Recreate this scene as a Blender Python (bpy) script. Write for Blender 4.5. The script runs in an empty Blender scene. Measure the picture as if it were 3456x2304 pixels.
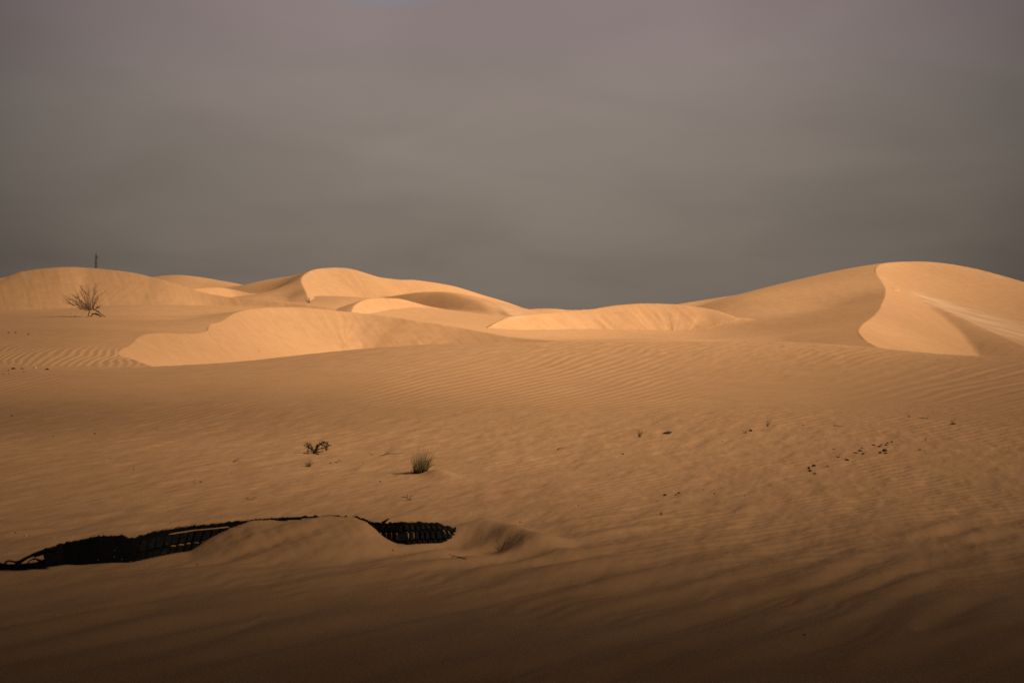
import bpy, bmesh, math, random
import numpy as np
from mathutils import Vector, Matrix

# ------------------------------------------------------------------ basics
F, HOR, EYE, CX = 5318.0, 1042.0, 1.5, 1728.0      # lens in photo pixels, horizon row, eye height
SUN_EL, SUN_AZ = math.radians(36), math.radians(106)   # azimuth clockwise from +Y
SDIR = np.array([math.sin(SUN_AZ)*math.cos(SUN_EL), math.cos(SUN_AZ)*math.cos(SUN_EL), math.sin(SUN_EL)])
random.seed(4)
rng = np.random.RandomState(7)
scene = bpy.context.scene
C = bpy.data.collections.new('desert'); scene.collection.children.link(C)

def W(px, py, d):
    return np.array([(px-CX)/F*d, d, EYE-(py-HOR)/F*d])

_T = rng.rand(512, 512).astype(np.float32)*2-1
def vnoise(x, y):
    xi = np.floor(x); yi = np.floor(y)
    fx = (x-xi).astype(np.float32); fy = (y-yi).astype(np.float32)
    fx = fx*fx*fx*(fx*(fx*6-15)+10); fy = fy*fy*fy*(fy*(fy*6-15)+10)
    xi = xi.astype(np.int64) & 511; yi = yi.astype(np.int64) & 511
    x1 = (xi+1) & 511; y1 = (yi+1) & 511
    a = _T[xi, yi]; b = _T[x1, yi]; c = _T[xi, y1]; d = _T[x1, y1]
    return (a*(1-fx)+b*fx)*(1-fy)+(c*(1-fx)+d*fx)*fy
def fbm(x, y, n=3, ox=0.0):
    s = 0; a = 1.0; t = 0
    for i in range(n):
        s = s+a*vnoise(x*2**i+ox+17.3*i, y*2**i+31.7*i+ox); t += a; a *= .5
    return s/t
def sstep(a, b, x):
    t = np.clip((x-a)/(b-a), 0, 1); return t*t*(3-2*t)

def spline(pts, step):
    """Catmull-Rom through world points, resampled at an even step."""
    P = np.array(pts, float); P = np.vstack([2*P[0]-P[1], P, 2*P[-1]-P[-2]])
    out = []
    for i in range(1, len(P)-2):
        p0, p1, p2, p3 = P[i-1:i+3]
        n = max(4, int(np.linalg.norm(p2-p1)/step*3))
        for t in np.linspace(0, 1, n, endpoint=False):
            out.append(.5*((2*p1)+(-p0+p2)*t+(2*p0-5*p1+4*p2-p3)*t*t+(-p0+3*p1-3*p2+p3)*t**3))
    out.append(P[-2]); out = np.array(out)
    s = np.concatenate([[0], np.cumsum(np.linalg.norm(np.diff(out[:, :2], axis=0), axis=1))])
    n = max(3, int(s[-1]/step)); q = np.linspace(0, s[-1], n)
    return np.stack([np.interp(q, s, out[:, k]) for k in range(3)], 1), q

class RBF:
    def __init__(self, pts, smooth=1e-3, sy=1.0):
        P = np.array(pts, float); self.sy = sy
        self.X = P[:, :2]*[1, sy]; n = len(P)
        A = np.zeros((n+3, n+3)); A[:n, :n] = self.k(self.d2(self.X, self.X))+smooth*np.eye(n)
        A[:n, n] = 1; A[:n, n+1:] = self.X; A[n, :n] = 1; A[n+1:, :n] = self.X.T
        self.w = np.linalg.solve(A, np.concatenate([P[:, 2], [0, 0, 0]]))
    @staticmethod
    def d2(a, b): return (a[:, None, 0]-b[None, :, 0])**2+(a[:, None, 1]-b[None, :, 1])**2
    @staticmethod
    def k(r2): return r2*np.log(r2+1e-9)*.5
    def __call__(self, x, y):
        q = np.stack([x, y*self.sy], 1); out = np.empty(len(x))
        for i in range(0, len(x), 100000):
            s = q[i:i+100000]; n = len(self.X)
            out[i:i+100000] = self.k(self.d2(s, self.X)) @ self.w[:n]+self.w[n]+s @ self.w[n+1:]
        return out

def nearest(x, y, Q):
    """side (+ = left of travel), distance, index and sideways distance of the nearest crest sample"""
    n = len(x); idx = np.empty(n, np.int64)
    Qc = Q[::5].astype(np.float32); xf = x.astype(np.float32); yf = y.astype(np.float32)
    for i in range(0, n, 60000):
        d2 = (xf[i:i+60000, None]-Qc[None, :, 0])**2+(yf[i:i+60000, None]-Qc[None, :, 1])**2
        idx[i:i+60000] = d2.argmin(1)*5
    best = np.full(n, 1e18); bi = idx.copy()
    for k in range(-5, 6):
        j = np.clip(idx+k, 0, len(Q)-1); d2 = (x-Q[j, 0])**2+(y-Q[j, 1])**2
        m = d2 < best; best[m] = d2[m]; bi[m] = j[m]
    T = np.gradient(Q[:, :2], axis=0)[bi]
    cr = T[:, 0]*(y-Q[bi, 1])-T[:, 1]*(x-Q[bi, 0])
    perp = np.abs(cr)/np.maximum(np.linalg.norm(T, axis=1), 1e-9)
    return np.where(cr >= -1e-7, 1, -1), np.sqrt(best), bi, perp

class Dune:
    """crest = world points; the slip face falls to the right of travel at the angle of repose."""
    def __init__(self, crest, wind_slope=.1, slip=.6, rbf=None, reach=26, w=.12, step=.12, rough=.03, seed=0, blend=.0):
        self.blend = blend
        self.Q, self.s = spline([W(*p) for p in crest], step)
        self.ws, self.slip, self.w, self.rough, self.seed, self.blend = wind_slope, slip, w, rough, seed, blend
        self.rbf = None
        if rbf is not None:
            k = max(1, len(self.Q)//40)
            self.rbf = RBF(list(self.Q[::k])+[self.Q[-1]]+[np.array(p) for p in rbf], smooth=1e-2)
            self.Q[:, 2] = self.rbf(self.Q[:, 0], self.Q[:, 1])
        self.box = (self.Q[:, 0].min()-reach, self.Q[:, 0].max()+reach, self.Q[:, 1].min()-reach, self.Q[:, 1].max()+reach)
        if rbf is not None: self.box = (self.Q[:, 0].min()-70, self.Q[:, 0].max()+70, 34, 165)
    def apply(self, x, y, z, slip, ripple, salt):
        b = self.box
        m = np.where((x > b[0]) & (x < b[1]) & (y > b[2]) & (y < b[3]))[0]
        if not len(m): return
        X, Y = x[m], y[m]
        side, dist, idx, perp = nearest(X, Y, self.Q)
        out = np.full(len(m), -99.)
        L = side > 0; R = ~L
        if self.rbf is not None:
            out[L] = self.rbf(X[L], Y[L])
        else:
            S = self.Q[::max(1, int(.8/.12))]
            Lq = np.where(L & (dist < 26))[0]
            for i in range(0, len(Lq), 60000):
                q = Lq[i:i+60000]
                r = np.sqrt((X[q, None]-self.Q[None, ::4, 0])**2+(Y[q, None]-self.Q[None, ::4, 1])**2)
                out[q] = (self.Q[None, ::4, 2]-self.ws*(np.sqrt(r*r+self.w**2)-self.w)).max(1)
        Rq = np.where(R & (dist < 11))[0]
        for i in range(0, len(Rq), 60000):
            q = Rq[i:i+60000]
            Qs = self.Q.astype(np.float32)
            r = np.sqrt((X[q, None].astype(np.float32)-Qs[None, :, 0])**2+(Y[q, None].astype(np.float32)-Qs[None, :, 1])**2)
            out[q] = (Qs[None, :, 2]-self.slip*r).max(1)
        # exact straight pieces between crest samples
        inner = (idx > 1) & (idx < len(self.Q)-2) & (dist < 6)
        e = (R if self.rbf is not None else inner) & inner
        dQ = np.gradient(self.Q, axis=0)[idx]; t = ((X-self.Q[idx, 0])*dQ[:, 0]+(Y-self.Q[idx, 1])*dQ[:, 1])/np.maximum(dQ[:, 0]**2+dQ[:, 1]**2, 1e-9)
        zc = self.Q[idx, 2]+dQ[:, 2]*np.clip(t, -1, 1)
        sl = np.where(R, self.slip, self.ws)
        ee = zc-sl*np.where(np.abs(t) < 1, perp, dist)
        out[e] = np.maximum(out[e], ee[e])
        # avalanche tongues down the slip face
        sr = self.s[idx[R]]
        d = dist[R]
        n = vnoise(sr*1.1+self.seed, d*.12)+.7*vnoise(sr*2.7+self.seed+9, d*.2)
        out[R] += self.rough*n*sstep(.15, 1.5, d)*1.2
        zz = z[m]
        up = out > zz
        k = np.where(L, self.blend*sstep(0, 5, dist), 0)+1e-6
        h = np.clip(.5+.5*(out-zz)/k, 0, 1)
        z[m] = np.where(h <= 0, zz, zz*(1-h)+out*h+k*h*(1-h))
        slip[m] = np.where(up, R.astype(np.float32), slip[m])
        ripple[m] = np.where(up, L*1.0, ripple[m])

class Ridge:
    """a rounded ridge, slopes differ left / right of travel"""
    def __init__(self, pts, sl, sr, w=1.2, reach=25, step=.35):
        self.Q, self.s = spline([W(*p) for p in pts], step); self.sl, self.sr, self.w = sl, sr, w
        Q = self.Q; self.box = (Q[:, 0].min()-reach, Q[:, 0].max()+reach, Q[:, 1].min()-reach, Q[:, 1].max()+reach)
    def apply(self, x, y, z, slip, ripple, salt):
        b = self.box
        m = np.where((x > b[0]) & (x < b[1]) & (y > b[2]) & (y < b[3]))[0]
        if not len(m): return
        X, Y = x[m], y[m]
        side, dist, idx, perp = nearest(X, Y, self.Q)
        t = np.clip(side*perp/self.w, -1, 1)*.5+.5; t = t*t*(3-2*t)
        s = self.sr*(1-t)+self.sl*t
        out = np.empty(len(m))
        for i in range(0, len(m), 60000):
            r = np.sqrt((X[i:i+60000, None]-self.Q[None, :, 0])**2+(Y[i:i+60000, None]-self.Q[None, :, 1])**2)
            v = self.Q[None, :, 2]-s[i:i+60000, None]*(np.sqrt(r*r+self.w**2)-self.w)
            out[i:i+60000] = v.max(1)
        zz = z[m]; k = .25                      # smooth union
        h = np.clip(.5+.5*(out-zz)/k, 0, 1)
        z[m] = zz*(1-h)+out*h+k*h*(1-h)
        slip[m] *= (1-h); ripple[m] = ripple[m]*(1-h)+.35*h

class Apron:
    """sheet of sand hung between a far crest and a nearer rounded edge; falls away on the right of travel"""
    def __init__(self, edge, far, slope, w):
        self.Q, self.s = spline([W(*p) for p in edge], .12); self.slope, self.w = slope, w
        self.rbf = RBF(list(self.Q[::25])+[W(*p)-np.array([0, 0, .02]) for p in far], smooth=1e-2)
        self.Q[:, 2] = self.rbf(self.Q[:, 0], self.Q[:, 1])
    def apply(self, x, y, z, slip, ripple, salt):
        m = np.where((x > self.Q[:, 0].min()-6) & (x < 75) & (y > 50) & (y < 116))[0]
        X, Y = x[m], y[m]
        side, dist, idx, perp = nearest(X, Y, self.Q)
        r = np.where(side < 0, dist, 0)
        out = np.where(side > 0, self.rbf(X, Y), self.Q[idx, 2]-self.slope*(np.sqrt(r*r+self.w**2)-self.w))
        zz = z[m]; cr = Y < np.interp(X/Y*F+CX, [p[0] for p in D6crest[16:]], [p[2] for p in D6crest[16:]])
        cr = cr & (nearest(X, Y, D6Q)[0] < 0)
        k = .12; h = np.clip(.5+.5*(out-zz)/k, 0, 1)*cr
        z[m] = zz*(1-h)+out*h+k*h*(1-h); slip[m] = np.where(h > .5, .6, slip[m]); ripple[m] *= (1-.7*h)

def PZ(px, d, z): return (W(px, 0, d)[0], d, z)
def PP(px, py, d): return tuple(W(px, py, d))

# ------------------------------------------------------------------ near ground and the long low ridge
gp = []
for px in (-2200, -500, 700, 1728, 2700, 4000, 5600):
    gp += [PZ(px, 2.2, 0.), PZ(px, 6.3, 0.), PZ(px, 9.5, 0.), PZ(px, 14, .0), PZ(px, 17, .01)]
for px, z in ((-2200, -.02), (-500, -.01), (700, .0), (1728, .03), (2700, .07), (4000, .1), (5600, .1)):
    gp.append(PZ(px, 20, z))
R0 = [(-2500, 1240, 30), (-900, 1240, 30), (0, 1240, 30), (574, 1243, 30.5), (900, 1214, 31.5), (1093, 1192, 32.5), (1411, 1168, 34), (1785, 1157, 36),
      (2300, 1155, 37), (2650, 1158, 37), (2800, 1163, 36.5), (3000, 1180, 35.5), (3200, 1199, 34.5), (3456, 1203, 34), (4200, 1205, 34), (6000, 1205, 34)]
for px, py, d in R0:
    a = W(px, py, d); gp.append(tuple(a))
    gp.append(PZ(px, d-6, a[2]*.62)); gp.append(PZ(px, d+4, a[2]-.16)); gp.append(PZ(px, d+9, a[2]-.75)); gp.append(PZ(px, d+16, -.85))
for px in (-2200, 0, 1728, 3456, 5600):
    gp += [PZ(px, 70, -.9), PZ(px, 110, -.9), PZ(px, 170, -1.0), PZ(px, 300, -1.)]
# solved in (bearing, log distance) so that near detail and far extent weigh alike
GR = RBF([(p[0]/p[1]*6, math.log(p[1])*4, p[2]) for p in gp], smooth=1e-4)
def ground(x, y):
    yy = np.clip(y, 1.2, 300); g = GR(np.clip(x/yy, -1.3, 1.3)*6, np.log(yy)*4)
    return np.where(y > 300, -1., g)

# ------------------------------------------------------------------ the dunes behind
D2crest = [(640, 1330, 35), (590, 1262, 39), (532, 1243, 42), (455, 1216, 46), (398, 1191, 49.5), (440, 1159, 53), (478, 1131, 56), (536, 1122, 58.5),
           (612, 1124, 61), (660, 1122, 62.5), (697, 1115, 64.5), (708, 1095, 67.5), (750, 1084, 71), (792, 1057, 75), (842, 1043, 77.5), (944, 1036, 79.5), (1051, 1040, 80.5),
           (1187, 1054, 81), (1318, 1068, 80.5), (1411, 1082, 79.5), (1552, 1105, 78), (1692, 1131, 76), (1832, 1147, 74), (1950, 1153.5, 72),
           (2050, 1158, 70), (2200, 1172, 67), (2400, 1200, 63)]
plateau = [PP(-200, 1300, 36), PP(0, 1262, 42), PP(300, 1262, 42), PP(0, 1232, 45), PP(300, 1230, 45), PP(0, 1180, 50), PP(250, 1178, 50), PP(-300, 1180, 50),
           PP(0, 1128, 56.5), PP(230, 1118, 57), PP(383, 1114, 59), PP(-300, 1130, 57), PP(0, 1112, 60), PP(300, 1105, 61),
           PP(0, 1072, 75), PP(298, 1070, 76), PP(480, 1068, 78), PP(-300, 1070, 75), PP(640, 1078, 77), PP(0, 1050, 90), PP(250, 1046, 90), PP(367, 1036, 90.5), PP(536, 1056, 88), PP(640, 1069, 87), PP(-400, 1050, 90),
           PP(850, 1054, 87), PP(1000, 1047, 88), PP(1074, 1000, 102), PP(1177, 1001, 101), PP(1248, 1007, 98.5), PP(1000, 1018, 100), PP(880, 1020, 100),
           PP(1330, 1030, 104), PP(1450, 1048, 104), PP(1560, 1060, 104), PP(1400, 1072, 91), PP(1500, 1069, 93), PP(1600, 1067, 94.5), PP(1690, 1070, 96), PP(1600, 1098, 84), PP(1700, 1112, 82),
           PP(1785, 1085, 92), PP(1850, 1139, 78), PP(2054, 1131, 84), PP(2326, 1131, 84), PP(2200, 1142, 74),
           PZ(2700, 62, .05), PZ(3000, 50, -.7), PZ(3800, 50, -.9), PZ(3300, 72, -.9), PZ(3000, 62, -.6), PZ(3456, 62, -.9), PZ(3456, 85, -.6), PZ(3800, 85, -.5), PZ(3000, 85, -.5), PZ(4500, 70, -.8), PZ(3456, 100, .3), PZ(4300, 100, 0),
           PZ(2300, 110, 1.0), PZ(1900, 120, .2), PZ(1300, 125, 1.0), PZ(600, 125, 1.5), PZ(0, 125, .5), PZ(-500, 125, 0), PZ(2900, 130, 0.), PZ(1728, 160, -1.2), PZ(0, 160, -1.2), PZ(3456, 160, -1.2)]
D6crest = [(3150, 1260, 42), (3070, 1205, 47), (3000, 1181, 51), (2969, 1174, 53.5), (2923, 1149, 58), (2900, 1126, 62), (2897, 1111, 66), (2912, 1092, 71), (2946, 1069, 77), (2969, 1042, 83),
           (2985, 1011, 89), (2990, 985, 94), (2988, 969, 97), (2977, 950, 100), (2960, 927, 103.5), (2954, 912, 106), (2965, 896, 109), (2996, 887, 111.5), (3053, 883, 113.5), (3111, 883, 114.3),
           (3207, 891, 115), (3321, 914, 115), (3456, 952, 114), (3600, 1000, 113), (3900, 1100, 110)]
D6wind = [PP(2506, 1009, 100), PP(2650, 975, 103), PP(2786, 939, 106), PP(2900, 909, 108), PP(2460, 1040, 98), PP(2650, 1158, 64), PP(2800, 1164, 58), PP(2750, 1180, 52), PP(2560, 1143, 75), PP(2600, 1104, 84),
          PP(2480, 1137, 81), PP(2470, 1080, 92), PP(2800, 1104, 74), PP(2650, 1108, 81), PP(2800, 1036, 93), PP(2660, 1056, 92), PZ(2100, 84, -1.5), PZ(2200, 95, -.2), PZ(1900, 100, -2), PZ(2000, 70, -2), PZ(2300, 60, -1.5), PZ(2500, 46, -1.5),
          PZ(2900, 125, 2.5), PZ(3100, 140, 1), PZ(2600, 140, -1), PZ(3500, 140, .5), PZ(1500, 80, -4), PZ(1500, 120, -4), PZ(500, 100, -8)]
D6Q = spline([W(*p) for p in D6crest], .12)[0]
LAYERS = [
    Dune(D2crest, rbf=plateau, slip=.44, rough=.009, seed=3),
    Dune([(790, 1268, 57.6), (778, 1243, 58.5), (765, 1218, 59.4), (750, 1187, 60.9), (727, 1149, 62.7), (705, 1122, 64.05), (699, 1111, 65.3), (709, 1097, 67.5)], .30, .44, seed=5, rough=.01, reach=12, w=.4),
    Ridge([(470, 960, 128), (528, 936, 127), (589, 928, 126), (631, 931, 125), (708, 944, 124), (796, 962, 122), (880, 985, 120)], .3, .3, 1.5),
    Dune([(560, 1010, 100), (600, 985, 104), (650, 975, 107), (720, 970, 109), (765, 973, 110), (823, 986, 110), (880, 1008, 109), (950, 1040, 107)], .3, .55, seed=11, rough=.015),
    Dune([(-900, 1010, 96), (-500, 985, 96), (-200, 960, 96), (0, 938, 96.5), (80, 915, 97), (200, 901, 97.5), (300, 904, 98), (440, 919, 97.5), (509, 935, 97), (566, 950, 96.5), (681, 985, 96),
          (765, 1001, 95.5), (880, 1011, 94.5), (970, 1020, 93.5), (1051, 1028, 92.5), (1187, 1049, 91), (1300, 1080, 90)], .55, .5, seed=21, rough=.012),
    Dune([(1060, 1050, 95), (1046, 1021, 98), (1037, 993, 101), (1028, 974, 103.5), (1018, 951, 106), (1023, 932, 108.5), (1051, 913, 111), (1084, 906, 112.5), (1131, 903, 113.5), (1177, 906, 114),
          (1224, 918, 114.5), (1280, 935, 116), (1355, 944, 117), (1411, 946, 118), (1528, 965, 119.5), (1622, 993, 120.5), (1715, 1021, 121), (1785, 1047, 121.5), (1840, 1068, 122), (1900, 1110, 122)], .25, .52, seed=31, rough=.02,
         rbf=[PP(850, 956, 116), PP(944, 939, 115), PP(900, 992, 109), PP(850, 1000, 107), PP(965, 1006, 102.5), PP(850, 1012, 103), PP(790, 970, 117.5), PP(700, 990, 118.5), PP(760, 1010, 106), PZ(560, 112, .2), PZ(400, 105, -3), PZ(850, 90, -1), PZ(1000, 92, -.4), PZ(1200, 130, 2), PZ(900, 135, 1), PZ(1500, 130, 1), PZ(1900, 135, -2),
              PZ(0, 100, -8), PZ(2500, 110, -8), PZ(2000, 95, -4), PZ(2500, 130, -8)], blend=.35),
    Ridge([(1290, 1008, 112), (1322, 1000, 111), (1411, 987, 109), (1481, 984, 107.5), (1528, 988, 106), (1598, 1007, 103), (1645, 1030, 101), (1668, 1056, 99.5), (1690, 1085, 98)], .25, .68, .7),
    Dune([(1180, 1075, 85), (1187, 1046, 88), (1201, 1026, 91), (1243, 1008, 94), (1318, 1005, 96), (1364, 1011, 97), (1435, 1030, 97.5), (1505, 1044, 97.5), (1612, 1062, 97), (1750, 1090, 96)], .34, .6, seed=41, rough=.02),
    Dune([(1540, 1160, 79), (1600, 1135, 80), (1636, 1117, 81), (1654, 1100, 82), (1692, 1080, 84), (1729, 1068, 86), (1832, 1058, 88.5), (1918, 1050, 90), (2003, 1041, 91), (2088, 1029, 91.9), (2173, 1024, 92.5),
          (2241, 1025, 92.7), (2299, 1029, 92.6), (2380, 1040, 92.2), (2450, 1058, 91.4), (2520, 1092, 90.4)], .6, .48, seed=51, rough=.035, blend=.2),
    Ridge([(1700, 1060, 190), (1785, 1045, 190), (1827, 1041, 190), (1870, 1042, 190), (1930, 1050, 190), (2050, 1060, 190)], .3, .3, 2, reach=30),
    Ridge([(2240, 1050, 112), (2299, 1030, 112), (2360, 1018, 113), (2462, 1006, 114), (2506, 1006, 115), (2560, 1015, 116)], .3, .3, 1.5),
    Dune(D6crest, rbf=D6wind, slip=.42, rough=.02, seed=61, blend=.6),
    Apron([(2990, 972, 99), (3030, 984, 99.5), (3080, 1004, 98.5), (3140, 1027, 96), (3200, 1051, 93.5), (3300, 1098, 88.5), (3400, 1143, 83), (3456, 1168, 79.5), (3560, 1225, 73), (3800, 1330, 62)],
          [(2975, 925, 104.5), (2978, 900, 109)]+D6crest[16:], .25, 2.2),
]

TYRE_PX = [-60, 0, 57, 124, 210, 335, 450, 572, 639, 850, 1050, 1200, 1290, 1360, 1475, 1535, 1600]
TYRE_D = [9.05, 9.05, 9.03, 9.02, 9.2, 9.26, 9.34, 9.65, 9.77, 9.97, 10.1, 10.15, 10.06, 10.0, 10.2, 10.38, 10.5]
def bump2(x, y, cx, cy, rx, ry, ang=0.):
    c, s = math.cos(ang), math.sin(ang)
    u = ((x-cx)*c+(y-cy)*s)/rx; v = (-(x-cx)*s+(y-cy)*c)/ry
    return np.exp(-(u*u+v*v))

def terrain(x, y):
    z = ground(x, y); n = len(x)
    slip = np.zeros(n, np.float32); ripple = np.ones(n, np.float32); salt = np.zeros(n, np.float32)
    for L in LAYERS: L.apply(x, y, z, slip, ripple, salt)
    # soft swells
    near = sstep(30, 16, y)
    z += .055*fbm(x/7.+3, y/9., 2)*sstep(5, 9, y)*sstep(140, 60, y)*(1-slip)
    z += .012*fbm(x/1.3+3, y/2.6, 2, 5.)*near
    # sand drifted against the buried tyre, the scour beside it and the tail of the drift
    m = (y > 7) & (y < 13)
    xm, ym = x[m], y[m]; px = xm/ym*F+CX
    gpx0 = np.arange(-400, 2400, 5.)
    gpx = np.arange(450, 1500, 4.)
    ga = np.interp(gpx, [560, 640, 700, 780, 850, 950, 1050, 1150, 1195, 1230, 1262, 1300, 1340, 1380], [0, .0, .055, .119, .155, .1655, .173, .1685, .160, .140, .088, .040, .008, 0])
    gb = np.interp(gpx, [560, 850, 1000, 1150, 1380], [.45, .8, .95, .9, .5])
    def sm(v, n): return np.convolve(np.pad(v, n, mode='edge'), np.hanning(2*n+1)/np.hanning(2*n+1).sum(), 'valid')
    h = np.interp(px, gpx, sm(ga, 5)); Lf = np.interp(px, gpx, sm(gb, 30))
    TYRE_DS = sm(np.interp(gpx0, TYRE_PX, TYRE_D), 8); dl = np.interp(px, gpx0, TYRE_DS)
    f = dl-ym
    prof = np.where(f > 0, 1-sstep(0, 1, f/Lf*.93+.07)+.0, np.exp(-(f/.28)**2)*.95)
    prof = np.where(f > 0, .5*prof+.5*np.clip(1-f/Lf, 0, 1), prof)
    base = z[m]
    g = base*(1-sstep(0, .6, np.exp(-(f/1.1)**2))*sstep(-300, 0, px)*sstep(2100, 1800, px))     # level ground round the tyre
    g = g+h*np.clip(prof, 0, 1)
    mk = sstep(.015, .06, h*np.clip(prof, 0, 1))*(f > .03)
    pm = ((2.1*xm+ym)/2.33+.03*fbm(xm/.3, ym/.3, 2))/.1; g += .0013*mk*np.sin(2*math.pi*pm)*sstep(-.5, .4, fbm(xm/.5+3, ym/.4, 2))
    g += .088*bump2(xm, ym, (1752-CX)/F*10.2, 10.2, .17, .48, .4)
    g += .055*bump2(xm, ym, (1590-CX)/F*10.55, 10.5, .25, .2, .15)
    g -= .05*bump2(xm, ym, (1610-CX)/F*9.85, 9.85, .2, .33)
    g += .012*bump2(xm, ym, (1200-CX)/F*8.9, 8.95, 1.6, .22, .05)
    z[m] = g
    # little drift in the lee of the big grass tuft
    z += .045*bump2(x, y, (1478-CX)/F*14.35, 14.35, .13, .3, .3)
    return z, slip, ripple, salt
HTEST = None

# ------------------------------------------------------------------ the sand sheet (one mesh, fine where the camera looks)
def build_terrain():
    cols = np.concatenate([np.linspace(-1.25, -.375, 60, endpoint=False), np.linspace(-.375, .375, 1150), np.linspace(.375, 1.25, 61)[1:]])
    rows = np.concatenate([np.geomspace(1.5, 5.5, 30, endpoint=False), np.geomspace(5.5, 20, 420, endpoint=False), np.geomspace(20, 50, 420, endpoint=False),
                           np.linspace(50, 124, 655, endpoint=False), np.geomspace(124, 210, 75, endpoint=False), np.geomspace(210, 3500, 40)])
    A, D = np.meshgrid(cols, rows)
    # slide grid rows onto the crest lines so that the edges stay knife-sharp
    for Ly in LAYERS:
        if not isinstance(Ly, Dune): continue
        q = Ly.Q; a = q[:, 0]/q[:, 1]
        for k in range(len(q)-1):
            lo, hi = min(a[k], a[k+1]), max(a[k], a[k+1])
            for j in range(np.searchsorted(cols, lo), np.searchsorted(cols, hi)):
                t = (cols[j]-a[k])/(a[k+1]-a[k]); yc = q[k, 1]+(q[k+1, 1]-q[k, 1])*t
                i = int(np.argmin(np.abs(rows-yc)))
                if 0 < i < len(rows)-1 and abs(rows[i]-yc) < .6*(rows[i+1]-rows[i]): D[i, j] = yc
    x = (A*D).ravel(); y = D.ravel()
    z, slip, ripple, salt = terrain(x, y)
    return cols, rows, x, y, z, slip, ripple, salt
cols, rows, TX, TY, TZ, TS, TR, TP = build_terrain()
nc, nr = len(cols), len(rows)
ZG = TZ.reshape(nr, nc)

def height(x, y):
    a = np.clip(x/y, cols[0], cols[-1]-1e-6)
    i = np.clip(np.searchsorted(rows, y)-1, 0, nr-2); j = np.clip(np.searchsorted(cols, a)-1, 0, nc-2)
    u = (y-rows[i])/(rows[i+1]-rows[i]); v = (a-cols[j])/(cols[j+1]-cols[j])
    return float((ZG[i, j]*(1-v)+ZG[i, j+1]*v)*(1-u)+(ZG[i+1, j]*(1-v)+ZG[i+1, j+1]*v)*u)
def hit(px, py, dmin=4., dmax=400):
    """where the line of sight through a photo pixel meets the sand"""
    a = (px-CX)/F; j = int(np.clip(np.searchsorted(cols, a), 0, nc-1))
    ray = EYE-(py-HOR)/F*rows
    ok = np.where((ZG[:, j] >= ray) & (rows > dmin) & (rows < dmax))[0]
    i = ok[0] if len(ok) else nr-1
    d = rows[i]
    if i > 0:
        g0 = ray[i-1]-ZG[i-1, j]; g1 = ray[i]-ZG[i, j]
        if g0 > 0 and g0 != g1: d = rows[i-1]+(rows[i]-rows[i-1])*g0/(g0-g1)
    return Vector((a*d, d, height(a*d, d)))

# wind ripples, displaced for real
def ripples(x, y, z, slip, ripple):
    warp = fbm(x/3.1, y/4.3, 3)
    out = np.zeros(len(x))
    amp = sstep(-.35, .35, fbm(x/5.+9, y/9.+2, 2, 3.))
    # the long low ridge and mid ground: crests run away from the camera, leaning right
    ph = -np.arctan2(y, x+9.3)*31.
    wob = .16*fbm(x/2.6+5, y/4.2+1, 2)+.25*fbm(x/9., y/14., 2)+.02*fbm(x/.5, y/.8, 2)
    m1 = sstep(19, 25, y)*sstep(48, 42, y)
    fork = np.arctan2(vnoise(x/2.6+40, y/5.+3), vnoise(x/2.3+9, y/4.4+70))/(2*math.pi)   # makes crests fork and merge
    def wave(p, lam):
        t = (p/lam) % 1.0
        return np.where(t < .62, sstep(0, .62, t), 1-sstep(.62, 1, t))*2-1
    out += m1*(.1+.9*amp*sstep(-.6, .3, fbm(x/1.7, y/3.3, 2, 6.)))*.0048*wave(ph+wob+.235*fork, .235)
    out += m1*.009*sstep(24, 34, y)*fbm((x-.3*y)/.22, y/.7, 2, 8.)
    out += m1*.006*sstep(.17, .3, x/y)*sstep(22, 26, y)*sstep(34, 29, y)*wave(ph+wob*1.2+.42*fork, .42)
    # crest band: short broken ripples
    # flats: faint, interrupted, wind-worn
    m2 = sstep(7, 10, y)*sstep(26, 18, y)
    e = sstep(.0, .5, fbm(x/.9+3, y/1.7+7, 2, 1.))
    out += m2*.0035*e*wave(ph+wob*1.3, .21)
    out += m2*.0125*fbm((x-.3*y)/.16, (y+.3*x)/.5, 3, 8.)
    # foreground: broad soft swells and ripples
    m3 = sstep(13, 8.5, y)
    ph3 = x*math.cos(math.radians(-42))+y*math.sin(math.radians(-42))+.16*fbm(x/1.3, y/1.3, 2, 4.)
    out += m3*.015*wave(ph3+.36*fork, .36)*sstep(-.6, .3, fbm(x/.9+2, y/1.2, 2))
    out += m3*.027*fbm((x-.9*y)/.34, (y+.9*x)/1.6, 2, 15.)
    out += m3*.003*wave(ph3*1.0+.1*fbm(x/.4, y/.4, 2), .12)*sstep(-.2, .6, fbm(x/.7+8, y/.9, 2))
    # behind the ridge: windward sides
    m4 = sstep(41, 45, y)*sstep(120, 100, y)*np.clip(ripple, 0, 1)*(1-slip)
    ph4 = x*math.cos(math.radians(10))+y*math.sin(math.radians(10))+.40*fbm(x/2.4, y/3.4, 2)
    out += m4*.0085*wave(ph4+.23*fork, .23)*sstep(-.5, .3, fbm(x/6.+4, y/6., 2))*sstep(64, 54, y)
    out += m4*.006*fbm(x/.5, y/1.4, 3, 12.)
    out += slip*.012*fbm((x+.45*y)/.28, (y-.45*x)/3., 3, 21.)*(y > 48)
    return out

TZ = TZ+ripples(TX, TY, TZ, TS, TR)
ZG = TZ.reshape(nr, nc)
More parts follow.
